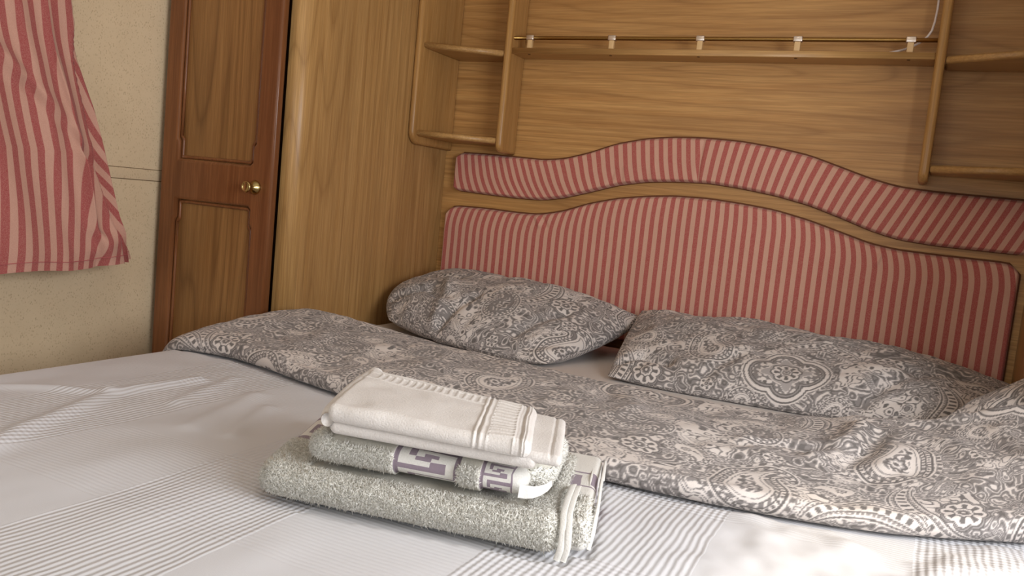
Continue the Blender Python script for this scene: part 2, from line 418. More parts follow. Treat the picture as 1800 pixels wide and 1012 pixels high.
    paisley(.33,.01,.020,D(190),1.5,False,1); paisley(.47,.33,.019,D(75),1.5,True,0)
    medallion(.385,.385,.060,D(12)) 
    flower(.165,.345,.026,8); flower(.30,.09,.024,8,.3); flower(.485,.145,.022,8,.1); flower(.02,.46,.021,6); flower(.34,.235,.017,6,.2); flower(.21,.285,.014,6); flower(.12,.19,.013,6); flower(.27,.34,.012,5); flower(.43,.48,.014,6)
    return T
PRINT = make_print()
def sample_print(u, v):
    a = (np.asarray(u)/TS*TN) % TN; b = (np.asarray(v)/TS*TN) % TN
    i = np.floor(a).astype(int); j = np.floor(b).astype(int); fa, fb = a-i, b-j
    i %= TN; j %= TN; i1 = (i+1) % TN; j1 = (j+1) % TN
    return (PRINT[i, j]*(1-fa) + PRINT[i1, j]*fa)*(1-fb) + (PRINT[i, j1]*(1-fa) + PRINT[i1, j1]*fa)*fb
def fbm(x, y, seed=0, oct=3):
    s = 0; a = 1.0
    for k in range(oct):
        s = s + a*(vnoise(x*2**k+17.3*k, y*2**k+5.1*k, seed+k)-0.5); a *= 0.5
    return s
def ridge(x, y, pts, w, h):
    """a soft crease following a polyline in plan"""
    out = np.zeros_like(x); P = np.array(pts, float); d = np.full(x.shape, 9.0)
    for a, b in zip(P[:-1], P[1:]):
        ab = b-a; t = np.clip(((x-a[0])*ab[0]+(y-a[1])*ab[1])/(ab@ab), 0, 1)
        d = np.minimum(d, np.hypot(x-a[0]-t*ab[0], y-a[1]-t*ab[1]))
    return out + h*np.exp(-(d/w)**2)

# ------------------------------------------------------------------ room shell
XL, XR, YF = -1.565, 0.60, -3.10
link('floor', boxm(XL-.05, XR+.05, YF-.05, .05, -.05, 0.0), M_CARPET)['kind'] = 'structure'
link('ceiling', boxm(XL-.05, XR+.05, YF-.05, .05, 1.95, 2.0), M_CEIL)['kind'] = 'structure'
link('wall_left', boxm(XL-.05, XL, YF, 0.0, 0.0, 1.95), M_PAPER)['kind'] = 'structure'
link('wall_back', boxm(XL-.05, XR+.05, 0.0, .05, 0.0, 1.95), MW_BACK)['kind'] = 'structure'
def wall_with_opening(name, fixed, a0, a1, o0, o1, z0, z1, axis, t):
    """wall in four strips round a window opening"""
    V, F = [], []
    def bx(p0, p1, q0, q1):
        n = len(V)
        me = boxm(fixed, fixed+t, p0, p1, q0, q1) if axis == 'x' else boxm(p0, p1, fixed, fixed+t, q0, q1)
        V.extend([tuple(v.co) for v in me.vertices]); F.extend([tuple(i+n for i in p.vertices) for p in me.polygons])
    bx(a0, o0, 0, 1.95); bx(o1, a1, 0, 1.95); bx(o0, o1, 0, z0); bx(o0, o1, z1, 1.95)
    o = link(name, mk(V, F, False), M_PAPER); o['kind'] = 'structure'; return o
wall_with_opening('wall_right', XR, YF, 0.0, -2.00, -1.02, 0.72, 1.30, 'x', .05)
wall_with_opening('wall_front', YF-.05, XL, XR, -1.25, 0.15, 0.70, 1.40, 'y', .05)
tag(link('wardrobe_right_unseen', boxm(0.20, XR, -0.62, 0.0, 0.0, 1.95, 0.0), MW_UPR), kind='structure')  # unseen right wardrobe as a plain block, added to shade the alcove
# flat cover strip across the wallpaper joint
tag(link('trim_1', boxm(XL, XL+.0022, -2.9, -0.612, 0.7975, 0.8205, 0.0006), M_PAPER), kind='structure')
seam = bpy.data.objects['trim_1']
for zz in (0.7967, 0.8213):
    link('joint_line', boxm(XL, XL+.0008, -2.9, -0.612, zz-.0008, zz+.0008), plain('joint_shadow_paint', (120, 98, 72), 0.9), seam)
# window behind the curtain
w1 = empty('window_1', (XL, -1.45, 0.72)); w1['kind'] = 'structure'
for nm, b_ in (('frame', (XL, XL+.025, -1.85, -1.05, 0.70, 0.74)), ('frame', (XL, XL+.025, -1.85, -1.05, 1.36, 1.40)),
               ('frame', (XL, XL+.025, -1.85, -1.81, 0.74, 1.36)), ('frame', (XL, XL+.025, -1.09, -1.05, 0.74, 1.36))):
    link(nm, boxm(*b_, 0.004), M_FRAME, w1)
link('pane', boxm(XL, XL+.008, -1.81, -1.09, 0.74, 1.36), M_GLASS, w1)

# ------------------------------------------------------------------ wardrobe left of the bed
wr = empty('wardrobe', (-1.38, -0.31, 0.0), 'tall wooden wardrobe with a red-brown panelled door and pale rounded side panel', 'wardrobe')
link('carcass', boxm(-1.555, -1.234, -0.572, -0.002, 0.0, 1.94), M_DARK, wr)
prof = [(-1.233, -0.002), (-1.233, -0.607)] + arc(-1.225, -0.577, 0.030, -90, 0, 10) + [(-1.195, -0.002)]
n_ = len(prof)
sv = [(x, y, z) for z in (0.0, 1.94) for x, y in prof]
sf = [(i, (i+1) % n_, n_+(i+1) % n_, n_+i) for i in range(n_)] + [tuple(range(n_-1, -1, -1)), tuple(range(n_, 2*n_))]
sme = mk(sv, sf, False)
for p in sme.polygons:
    c = p.center
    if len(p.vertices) == 4 and c.y < -0.575 and c.x > -1.226: p.use_smooth = True
sp_ = link('side_panel', sme, MW_SIDE, wr); sp_['label'] = 'pale veneered side panel with rounded front edge'
# door
DX0, DX1, DF = -1.549, -1.2270, -0.640
def notch(x0, x1, z0, z1, low, s=.006, h=.045):
    """panel opening whose corners nearest the middle rail step inwards"""
    if low:   # steps at the bottom (upper panel)
        return [(x0+s, z0), (x1-s-.006, z0), (x1-s, z0+.006), (x1-s, z0+h-.008), (x1, z0+h), (x1, z1), (x0, z1), (x0, z0+h), (x0+s, z0+h-.006)]
    return [(x0, z0), (x1, z0), (x1, z1-h), (x1-s, z1-h+.008), (x1-s, z1-.006), (x1-s-.006, z1), (x0+s, z1), (x0+s, z1-h+.006), (x0, z1-h)]
up_o = notch(-1.503, -1.277, 0.852, 1.78, True); lo_o = notch(-1.503, -1.277, 0.10, 0.764, False)
dm = plate([(DX0, 0.02), (DX1, 0.02), (DX1, 1.90), (DX0, 1.90)], 0.022, 0.0065, M4((1, 0, 0), (0, 0, 1), (0, -1, 0), (0, DF+.011, 0)), [up_o, lo_o], 4)
for p in dm.polygons: p.use_smooth = abs(p.normal.y) < 0.97
door = link('door', dm, MW_DOOR, wr); door['label'] = 'narrow red-brown door with two sunken panels'
def inset(o, d):
    xs = [p[0] for p in o]; zs = [p[1] for p in o]; cx, cz = (min(xs)+max(xs))/2, (min(zs)+max(zs))/2
    return [(x-d*(1 if x > cx else -1), z-d*(1 if z > cz else -1)) for x, z in o]
for nm, o_ in (('upper_panel', up_o), ('lower_panel', lo_o)):
    xs = [p[0] for p in o_]; zs = [p[1] for p in o_]
    link(nm, boxm(min(xs)-.006, max(xs)+.006, DF+.011, DF+.021, min(zs)-.006, max(zs)+.006, .001), MW_DPAN, door)
    # inner bead running round the opening
    ins = inset(o_, .0050); loop = []
    for (x0, z0), (x1, z1) in zip(ins, ins[1:]+ins[:1]):
        for t in np.linspace(0, 1, 8, endpoint=False): loop.append((x0+(x1-x0)*t, DF+.0095, z0+(z1-z0)*t))
    loop.append(loop[0])
    link('bead_moulding', tube(loop, .0036, 8, 1.0, (0, 1, 0.001)), MW_DOOR, door)
link('knob', lathe([(.0005, 0), (.0145, 0), (.0150, .002), (.0138, .005), (.0110, .009), (.0078, .013), (.0066, .017), (.0080, .021), (.0112, .0245), (.0118, .0275), (.0112, .0295), (.0096, .0300), (.0088, .0290), (.0004, .0292)],
                   (-1.2685, DF, 0.8065), (0, -1, 0), (1, 0, 0)), M_BRASS, door)['label'] = 'round brass knob'

# ------------------------------------------------------------------ headboard: two striped pads on the back board
hb = empty('headboard', (-0.49, 0.0, 0.55), 'padded headboard of two red and pink striped wavy cushions fixed to the wooden wall', 'headboard')
low_top = [(-1.172, .790), (-1.165, .797), (-1.141, .803), (-1.049, .804), (-.964, .802), (-.925, .802), (-.891, .804), (-.829, .818), (-.763, .843), (-.69, .862), (-.619, .873), (-.549, .880), (-.468, .881), (-.388, .876), (-.311, .868), (-.235, .852), (-.161, .831), (-.101, .814), (-.044, .807), (.032, .805), (.153, .804), (.184, .80)]
up_top = [(-1.16, .946), (-1.064, .947), (-.98, .945), (-.899, .943), (-.844, .949), (-.777, .968), (-.706, .995), (-.635, 1.011), (-.566, 1.019), (-.485, 1.021), (-.406, 1.018), (-.329, 1.009), (-.254, .996), (-.18, .973), (-.12, .954), (-.062, .941), (.015, .936), (.169, .933), (.19, .933)]
up_bot = [(-1.16, .846), (-1.129, .845), (-1.053, .842), (-.969, .840), (-.895, .841), (-.833, .852), (-.766, .872), (-.694, .895), (-.623, .909), (-.554, .915), (-.472, .918), (-.393, .912), (-.315, .902), (-.24, .887), (-.166, .864), (-.105, .843), (-.047, .830), (.029, .825), (.184, .824)]
def smooth_curve(pts):
    xs, zs = np.array(pts).T
    X = np.linspace(xs[0], xs[-1], 1400); Z = np.interp(X, xs, zs)
    k = np.hanning(61); k /= k.sum(); Zp = np.pad(Z, 30, mode='edge')
    return lambda q: np.interp(q, X, np.convolve(Zp, k, 'valid'))
def pad(name, x0, x1, top, bot, rtop, rbot, sfun, creases=()):
    T, r = .019, .007
    xs = np.unique(np.concatenate([np.linspace(x0, x0+.035, 22), np.linspace(x0, x1, 420), np.linspace(x1-.035, x1, 22)]))
    tt = (1-np.cos(np.linspace(0, math.pi, 90)))/2
    X = np.repeat(xs[:, None], len(tt), 1)
    def cut(rr):
        d = np.minimum(xs-x0, x1-xs); e = np.clip(rr-d, 0, rr); return rr-np.sqrt(np.maximum(rr*rr-e*e, 0))
    zt, zb = top(xs)-cut(rtop), bot(xs)+cut(rbot)
    Z = zb[:, None] + (zt-zb)[:, None]*tt[None]
    ed = np.minimum.reduce([X-x0, x1-X, Z-zb[:, None], zt[:, None]-Z])
    e = np.clip(ed/r, 0, 1); dep = T*np.sqrt(1-(1-e)**2)
    soft = .005*np.clip(ed/.07, 0, 1)**.7 + .0012*fbm(X*9, Z*9, 3)
    for (cx_, cz_, ax_, az_, h_) in creases:
        soft = soft + ridge(X, Z, [(cx_, cz_), (ax_, az_)], .0045, h_)*np.clip(ed/.004, 0, 1)
    Y = -(.004 + dep + soft*e)
    S = sfun(X, Z, zt[:, None], zb[:, None], ed)
    n, m = X.shape
    V = np.stack([X, Y, Z], -1).reshape(-1, 3)
    back = V.copy(); back[:, 1] = -.001
    ring = np.concatenate([np.arange(n)*m, (n-1)*m+np.arange(1, m), np.arange(n-2, -1, -1)*m+m-1, np.arange(m-2, 0, -1)])
    F = grid_faces(n, m); k = len(ring); Vb = back[ring]
    idx = np.arange(k); side = np.stack([ring, len(V)+idx, len(V)+(idx+1) % k, np.roll(ring, -1)], -1)
    Va = np.concatenate([V, Vb]); Sa = np.concatenate([S.ravel(), S.ravel()[ring]])
    return link(name, mk(Va, np.concatenate([F, side]), True, {'stripe': Sa}), FAB, hb)
def s_low(X, Z, zt, zb, ed):
    q = np.clip((.06-(zt-Z))/.06, 0, 1)
    return X + .0045 - q**2*.013*np.clip((X+.50)/-.35, -1, 1)
def s_up(X, Z, zt, zb, ed):
    zc = (zt+zb)/2; right = np.clip((X+.497)/.02, 0, 1)
    q_ = Z-zc
    left_l = .14 + .30*np.exp(-((X+.93)/.16)**2); right_l = .10 + .34*np.clip((X+.49)/.40, 0, 1)
    sl = X + left_l*q_*(1+9*np.abs(q_)*(q_ < 0)); sr = X - right_l*q_ + .008
    return np.where(X < -.4925 + .03*q_, sl, sr)
pad('lower_pad', -1.172, .184, smooth_curve(low_top), lambda q: 0*q+.515, .026, .02, s_low, [(-.90, .803, -.885, .775, .004), (-.885, .804, -.862, .772, -.003), (-.075, .807, -.085, .775, .004), (-.06, .806, -.062, .778, -.003)])
pad('upper_pad', -1.155, .196, smooth_curve(up_top), smooth_curve(up_bot), .024, .016, s_up, [(-.495, .918, -.490, 1.02, -.004), (-.67, .905, -.672, .94, .0025), (-.60, .915, -.605, .95, .0025), (-.71, .895, -.70, .93, -.002), (-.25, .90, -.245, .955, .002)])

def shadow_rim(x0, x1, top, bot):  # dark plate showing round each pad, widest on top: its shadow line as a rim
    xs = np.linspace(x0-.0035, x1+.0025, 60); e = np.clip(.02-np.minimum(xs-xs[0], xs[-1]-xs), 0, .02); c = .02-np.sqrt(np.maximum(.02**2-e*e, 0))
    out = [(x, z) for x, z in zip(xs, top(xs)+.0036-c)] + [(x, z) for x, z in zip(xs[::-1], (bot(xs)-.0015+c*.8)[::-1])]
    link('shadow_rim_plate', plate(out, .0060, .0006, M4((1, 0, 0), (0, 0, 1), (0, -1, 0), (0, -.0032, 0)), (), 1), M_SHADOW_RIM, hb)
shadow_rim(-1.172, .184, smooth_curve(low_top), lambda q: 0*q+.515)
shadow_rim(-1.155, .194, smooth_curve(up_top), smooth_curve(up_bot))

# ------------------------------------------------------------------ shelf unit over the headboard
su = empty('shelf_unit', (-0.498, 0.0, 0.945), 'wooden wall shelving with rounded uprights and corner shelves above the headboard', 'shelves')
PXY = lambda x: M4((0, 1, 0), (0, 0, 1), (1, 0, 0), (x, 0, 0))          # outline (y, z), thickness along x
endo = [(-.001, 1.90), (-.001, .950)] + [(y, z) for y, z in arc(-.168, .982, .032, -90, -180, 8)] + [(-.200, 1.90)]
divo = [(-.001, 1.90), (-.001, .9500)] + [(y, z) for y, z in arc(-.068, .972, .022, -90, -180, 8)] + [(-.090, 1.90)]
def board(nm, out, th, bev, mat4, mt):
    me = plate(out, th, bev, mat4, (), 4)
    for p in me.polygons: p.use_smooth = len(p.vertices) == 4
    return link(nm, me, mt, su)
board('end_panel', endo, .017, .0075, PXY(-1.1862), MW_UPR); board('end_panel', endo, .017, .0075, PXY(.1902), MW_UPR)
board('divider', divo, .019, .0085, PXY(-.9945), MW_UPR); board('divider', divo, .019, .0085, PXY(-.0185), MW_UPR)
PZ = lambda z: M4((1, 0, 0), (0, 1, 0), (0, 0, 1), (0, 0, z))
Lo = [(-1.177, -.001), (-1.177, -.184), (-1.004, -.086), (-1.004, -.001)]; Ro = [(-.0075, -.001), (-.0075, -.086), (.1812, -.184), (.1812, -.001)]
for z_ in (1.1965, .9785):
    board('shelf', Lo, .0155, .0060, PZ(z_), MW_SHELF); board('shelf', Ro, .0155, .0060, PZ(z_), MW_SHELF)
board('shelf', [(-.985, -.001), (-.985, -.078), (-.028, -.078), (-.028, -.001)], .0145, .0018, PZ(1.205), MW_SHELF)['label'] = 'long straight middle shelf'
link('gallery_rail', tube([(-.985+.0957*i/10*1.0*10/1, -.070, 1.2375) for i in np.linspace(0, 10, 12)], .0046, 14), M_ROD, su)['label'] = 'thin dark brass rail along the middle shelf'
for bx_ in (-.940, -.725, -.513, -.300, -.077):
    pb = link('rail_bracket', boxm(bx_-.0062, bx_+.0062, -.0755, -.0650, 1.2122, 1.2345, .0012), M_POST, su)
    link('clamp', boxm(bx_-.0100, bx_+.0100, -.0768, -.0630, 1.2315, 1.2440, .0022), M_STEEL, pb)
    link('screw', lathe([(.0003, 0), (.0035, 0), (.0030, .0012), (.0003, .0014)], (bx_, -.070, 1.1978), (0, 0, -1), (1, 0, 0), 10), M_DARK, su)

# loose white flex hanging down onto the middle shelf
cp = [(-.038, -.034, 1.90), (-.037, -.034, 1.60), (-.037, -.036, 1.36), (-.0375, -.038, 1.325), (-.0375, -.040, 1.305), (-.039, -.042, 1.280), (-.042, -.045, 1.262), (-.048, -.048, 1.250), (-.058, -.045, 1.240), (-.072, -.042, 1.232), (-.090, -.040, 1.224), (-.12, -.038, 1.217), (-.16, -.036, 1.2152), (-.22, -.036, 1.2150)]
P_ = np.array(cp); tq = np.linspace(0, len(cp)-1, 90)
Pm = np.stack([np.interp(tq, np.arange(len(cp)), P_[:, k]) for k in range(3)], -1)
tag(link('cord', tube(Pm, .0024, 8), M_CORD, None, (-.038, -.034, 1.215)), 'thin white flex hanging from above onto the middle shelf beside the right upright', 'cord')

# ------------------------------------------------------------------ curtain on the left wall
na, nb = 260, 200
A, B = np.meshgrid(np.linspace(0, 1, na), np.linspace(0, 1, nb), indexing='ij')      # a: from the free edge leftwards, b: hem to top
zb_ = .629 - .030*A**.8 + .003*np.sin(A*19)
Zc = zb_ + (1.45-zb_)*B
edge = np.interp(Zc, [.60, .634, .71, .813, .931, 1.022, 1.121, 1.45], [-.744, -.751, -.775, -.806, -.842, -.880, -.907, -.944])
wid = .62
fold = np.sin(A*22+1.2*np.sin(Zc*5))*.5 + np.sin(A*37+Zc*7)*.3
inner = np.clip(1-A/.30, 0, 1)
Yc = edge - A*wid - .012*inner*np.sin(A*60+Zc*9)
Xc = -1.500 + .045*np.clip((1.05-Zc)/.4, 0, 1) + .013*fold*(.35+.65*np.clip((1.3-Zc)/.6, 0, 1)) + .010*inner*np.sin(A*75+Zc*6+.6*np.sin(Zc*14)) - .022*np.clip(1-A/.04, 0, 1)
Xc += ridge(A, Zc, [(.30, 1.02), (.13, .86), (.17, .70)], .025, .016) - ridge(A, Zc, [(.24, .95), (.09, .82), (.12, .70)], .018, .014) + ridge(A, Zc, [(.02, .70), (.18, .655)], .02, .008)
dpt = edge-Yc
fl = np.interp(Zc, [.60, .70, .80, .90, 1.0, 1.08, 1.12], [.050, .052, .050, .044, .026, .004, 0.])
pk = np.clip((fl-dpt)/.006, 0, 1)                     # the part that turns back behind the outer fold
Xc = Xc - .016*pk
lean_ = .17*(1.12-np.maximum(Zc, .84)) - .05*np.clip(.84-Zc, 0, 1)*np.clip(1.2-dpt*2, .2, 1)
Sc = -(Yc - lean_)*1.02 + .010*np.sin((Zc-.62)*9+A*4)*np.clip((1.0-Zc)*4, 0, 1)
Sc = np.where(pk > .5, -(Yc - .62*(1.12-Zc))*1.05 + .010*np.sin(Zc*20), Sc)
V1 = np.stack([Xc, Yc, Zc], -1).reshape(-1, 3); V2 = V1 - np.array([.0016, 0, 0]); Fc = grid_faces(na, nb)
cur = link('curtain', mk(np.concatenate([V1, V2]), np.concatenate([Fc, Fc[:, ::-1]+len(V1)]), True, {'stripe': np.concatenate([Sc.ravel()]*2)}), FABC, None, (-1.50, -1.10, .61))
tag(cur, 'red and pink striped curtain hanging over the window on the papered wall', 'curtain')
j = int(nb*.024); hp = [(Xc[i, j]+.0012, Yc[i, j], Zc[i, j]) for i in range(0, na, 2)]
link('hem_stitch', tube(hp, .0007, 5), FAB if False else plain('stitch_thread', (176, 92, 92), 0.9), cur)

# ------------------------------------------------------------------ bed
bed = empty('bed', (-0.495, -1.0, 0.0), 'low double bed with a pale fitted sheet under white and grey bedding', 'bed')
link('bed_base', boxm(-1.17, .18, -1.96, -.01, 0.0, .26, .01), M_BASE, bed)
link('mattress', boxm(-1.176, .193, -1.985, -.040, .262, .5035, .028), M_SHEET, bed)['label'] = 'mattress in a pale grey-white fitted sheet'

# white coverlet
sx = np.concatenate([np.linspace(-.30, -.035, 30, endpoint=False), np.linspace(-.035, .012, 24, endpoint=False), np.linspace(.012, 1.380, 290)])
yy = np.linspace(-2.03, -.66, 290)
Sx, Yq = np.meshgrid(sx, yy, indexing='ij')
R_ = .030; L0 = -1.197
ang = np.clip((.012-Sx)/R_, 0, math.pi/2)
Xq = np.where(Sx > .012, L0+R_+Sx-.012, L0+R_-R_*np.sin(ang)); 
Zq = np.where(Sx > .012, .5085, .5085-R_+R_*np.cos(ang)); Zq = np.where(Sx < .012-R_*math.pi/2, .5085-R_+(Sx-.012+R_*math.pi/2), Zq)
wr_ = .0045*fbm(Xq*5, Yq*5, 11, 3) + .0018*fbm(Xq*16, Yq*9, 15, 2)
wr_ = wr_ + ridge(Xq, Yq, [(-.86, -1.47), (-.915, -1.37), (-.985, -1.20), (-.975, -1.05)], .014, .007) + ridge(Xq, Yq, [(-.99, -1.20), (-1.06, -1.24), (-1.13, -1.29)], .012, .005)
wr_ = wr_ + ridge(Xq, Yq, [(-.80, -1.23), (-.86, -1.05)], .016, .004) + ridge(Xq, Yq, [(-.74, -1.22), (-.80, -1.09)], .012, .004) + ridge(Xq, Yq, [(-.90, -1.16), (-.95, -1.0)], .012, .004)
for pts, h in (([(-.02, -1.10), (-.05, -1.04)], .007), ([(.05, -1.08), (-.02, -1.06), (-.06, -1.13)], .006), ([(.14, -1.02), (.06, -1.10)], .009), ([(-.10, -1.15), (-.13, -1.07)], .005), ([(.12, -.96), (.02, -1.16)], .006)):
    wr_ = wr_ + ridge(Xq, Yq, pts, .018, h*.5)
wr_ = wr_ + np.clip((Xq+.22)/.12, 0, 1)*(.0085*fbm(Xq*15+Yq*5, Yq*14, 71, 3))
top = np.clip((Sx-.0)/.05, 0, 1)
Zq = np.maximum(Zq + wr_*top, np.where(Sx > .03, .5048, -9))
Xq = Xq + (1-top)*.006*np.sin(Yq*23)*np.clip(-Sx*6, 0, 1)
FRONT = [(-1.228, -.905), (-1.17, -.914), (-1.11, -.909), (-1.05, -.906), (-.975, -.921), (-.87, -.947), (-.76, -.973), (-.55, -1.03), (-.323, -1.069), (-.2, -1.06), (-.085, -1.04), (0, -1.014), (.07, -.978), (.125, -.945), (.17, -.918), (.215, -.895)]
under = Yq > np.interp(Xq, *np.array(FRONT).T) - .004
def inquad(x, y, quad, grow=0.0):
    P = np.array(quad, float); c = P.mean(0); r = np.ones(np.shape(x), bool)
    for a, b in zip(P, np.roll(P, -1, 0)):
        e = (b-a)/np.linalg.norm(b-a); r &= (e[0]*(y-a[1]) - e[1]*(x-a[0])) > -grow
    return r
Q1 = [(-.567, -1.362), (-.258, -1.305), (-.322, -1.085), (-.672, -1.118)]; Q1b = [(-.36, -1.300), (-.2435, -1.276), (-.304, -1.072), (-.40, -1.09)]
Q2 = [(-.527, -1.340), (-.300, -1.296), (-.334, -1.145), (-.560, -1.160)]; Q2b = [(-.325, -1.285), (-.2955, -1.250), (-.323, -1.145), (-.37, -1.15)]
Q3 = [(-.497, -1.346), (-.268, -1.300), (-.318, -1.168), (-.570, -1.165)]
flat_ = under | inquad(Xq, Yq, Q1, .006) | inquad(Xq, Yq, Q1b, .006)
Zq = np.where(flat_, np.minimum(Zq, .5052), Zq); Xq = np.where(under, Xq+.014*np.clip((-.9-Xq)/.2, 0, 1), Xq)
Vq = np.stack([Xq, Yq, Zq], -1).reshape(-1, 3)
cv = link('coverlet', mk(Vq, grid_faces(len(sx), len(yy)), True, {'cx': np.where(Sx > 0, Xq, L0+Sx), 'cy': Yq}), M_COVER, None, (-.49, -1.35, .508))
tag(cv, 'white woven bedspread with ribbed and waffle squares spread over the bed', 'bedspread')

# duvet turned down across the bed
#        Fx     Fy     Bx     By    base  th_f  top_b
ST = [(-1.228, -.905, -1.222, -.700, .462, .022, .030),
      (-1.206, -.908, -1.208, -.665, .490, .024, .058),
      (-1.170, -.914, -1.175, -.630, .506, .024, .058),
      (-1.110, -.909, -1.115, -.600, .509, .026, .062),
      (-1.050, -.906, -1.045, -.585, .509, .028, .056),
      (-.975, -.921, -.960, -.590, .509, .030, .048),
      (-.870, -.947, -.860, -.600, .509, .030, .042),
      (-.760, -.973, -.760, -.612, .509, .030, .038),
      (-.550, -1.030, -.540, -.640, .509, .030, .036),
      (-.323, -1.069, -.317, -.652, .509, .030, .034),
      (-.200, -1.060, -.190, -.640, .509, .028, .034),
      (-.085, -1.040, -.090, -.628, .509, .027, .036),
      (.000, -1.014, -.010, -.615, .509, .027, .044),
      (.070, -.978, .055, -.560, .509, .028, .056),
      (.125, -.945, .105, -.470, .509, .028, .080),
      (.170, -.918, .160, -.440, .509, .028, .118),
      (.215, -.895, .185, -.430, .509, .028, .135)]
ST = np.array(ST); ns, nv = 900, 300
q = np.concatenate([[0], np.cumsum(np.hypot(np.diff(ST[:, 0]+ST[:, 2]), np.diff(ST[:, 1]+ST[:, 3]))/2 + .012)])
qi = np.linspace(0, q[-1], ns)
kk = np.hanning(41); kk /= kk.sum()
St = np.stack([np.convolve(np.pad(np.interp(qi, q, ST[:, k]), 20, mode='edge'), kk, 'valid') for k in range(7)], -1)
vv = np.linspace(0, 1, nv)
# section: rounded front nose, flat top, rounded back; w runs front to back, c is the fraction of the height
an = np.clip((vv-.0)/.09, 0, 1); ab = np.clip((1-vv)/.09, 0, 1)
mid_ = np.clip((vv-.09)/.82, 0, 1)
Fx, Fy, Bx, By, bz, tf, tb = [St[:, k][:, None] for k in range(7)]
Ld = np.hypot(Bx-Fx, By-Fy)
rf_, rb_ = tf/2, np.minimum(tb/2, .024)
th_a = -math.pi*.5 + an*math.pi; th_b = -math.pi*.5 + ab*math.pi
W_ = np.where(vv[None] < .09, rf_-rf_*np.cos(th_a)[None]*1.0, np.where(vv[None] > .91, Ld-rb_+rb_*np.cos(th_b)[None], rf_ + (Ld-rf_-rb_)*mid_[None]))
hh = tf + (tb-tf)*(mid_**1.25)[None]
Zt = np.where(vv[None] < .09, rf_+rf_*np.sin(th_a)[None], np.where(vv[None] > .91, tb/2+tb/2*np.sin(th_b)[None], hh))
ux, uy = (Bx-Fx)/Ld, (By-Fy)/Ld
Xd, Yd = Fx+ux*W_, Fy+uy*W_
tm = np.clip(np.minimum(vv/.12, (1-vv)/.12), 0, 1)[None]**.8
Zd = bz+Zt
w = .010*fbm(Xd*6, Yd*8, 31, 3) + .003*fbm(Xd*24, Yd*24, 37, 2) + .006*np.sin(mid_*math.pi)[None]
rt = np.clip((Xd+.32)/.22, 0, 1)
w = w + rt*(.008*fbm(Xd*13+Yd*4, Yd*13, 41, 2))
for pts, wd, h in (([(-.175, -.87), (-.13, -.82), (-.06, -.80)], .012, .009), ([(-.175, -.885), (-.13, -.842), (-.06, -.826)], .010, -.009), ([(-.205, -.93), (-.15, -.92)], .016, .008),
                   ([(-.045, -.70), (-.055, -.80), (-.085, -.88)], .016, .015), ([(-.020, -.72), (-.030, -.80), (-.05, -.86)], .012, -.012), ([(.005, -.78), (.0, -.86)], .020, .014), ([(.02, -.85), (-.02, -.90)], .012, -.007),
                   ([(-.055, -.635), (.03, -.630), (.10, -.600), (.20, -.590)], .020, .016), ([(.03, -.600), (.10, -.565), (.20, -.555)], .014, -.018),
                   ([(.07, -.72), (.11, -.80), (.10, -.86)], .018, .010), ([(.13, -.66), (.16, -.74)], .014, .010), ([(-.38, -.74), (-.34, -.82), (-.36, -.90)], .015, .006), ([(-.43, -.70), (-.40, -.80)], .014, -.006),
                   ([(-1.0, -.70), (-.95, -.80)], .02, .006), ([(-.72, -.70), (-.70, -.84)], .02, .005), ([(-1.12, -.80), (-1.03, -.82), (-.96, -.87)], .014, -.006)):
    w = w + .62*ridge(Xd, Yd, pts, wd*1.15, h)
Zd = np.maximum(Zd + w*tm, np.where(Xd > -1.182, .5070, -9))
Xd = np.minimum(Xd, np.where(Yd > -.640, .188, 9)); Xd = np.maximum(Xd, np.where(Yd > -.645, -1.1935, -9))
eu = np.concatenate([[0], np.cumsum(np.hypot(np.diff(St[:, 0]), np.diff(St[:, 1])))])[:, None] + 0*vv[None]
ev = np.concatenate([np.zeros((ns, 1)), np.cumsum(np.sqrt(np.diff(W_, axis=1)**2+np.diff(Zt, axis=1)**2), 1)], 1)
pr = sample_print(eu*.84+.165+.02*np.sin(ev*9), ev*.86+.045+.012*np.sin(eu*7))
Vd = np.stack([Xd, Yd, Zd], -1).reshape(-1, 3)
fd = grid_faces(ns, nv, True)
caps = None
dv = link('duvet', mk(Vd, fd, True, {'print': pr}), M_PAIS, None, (-.5, -.85, .508))
tag(dv, 'grey and white paisley duvet folded down in a band across the bed', 'duvet')

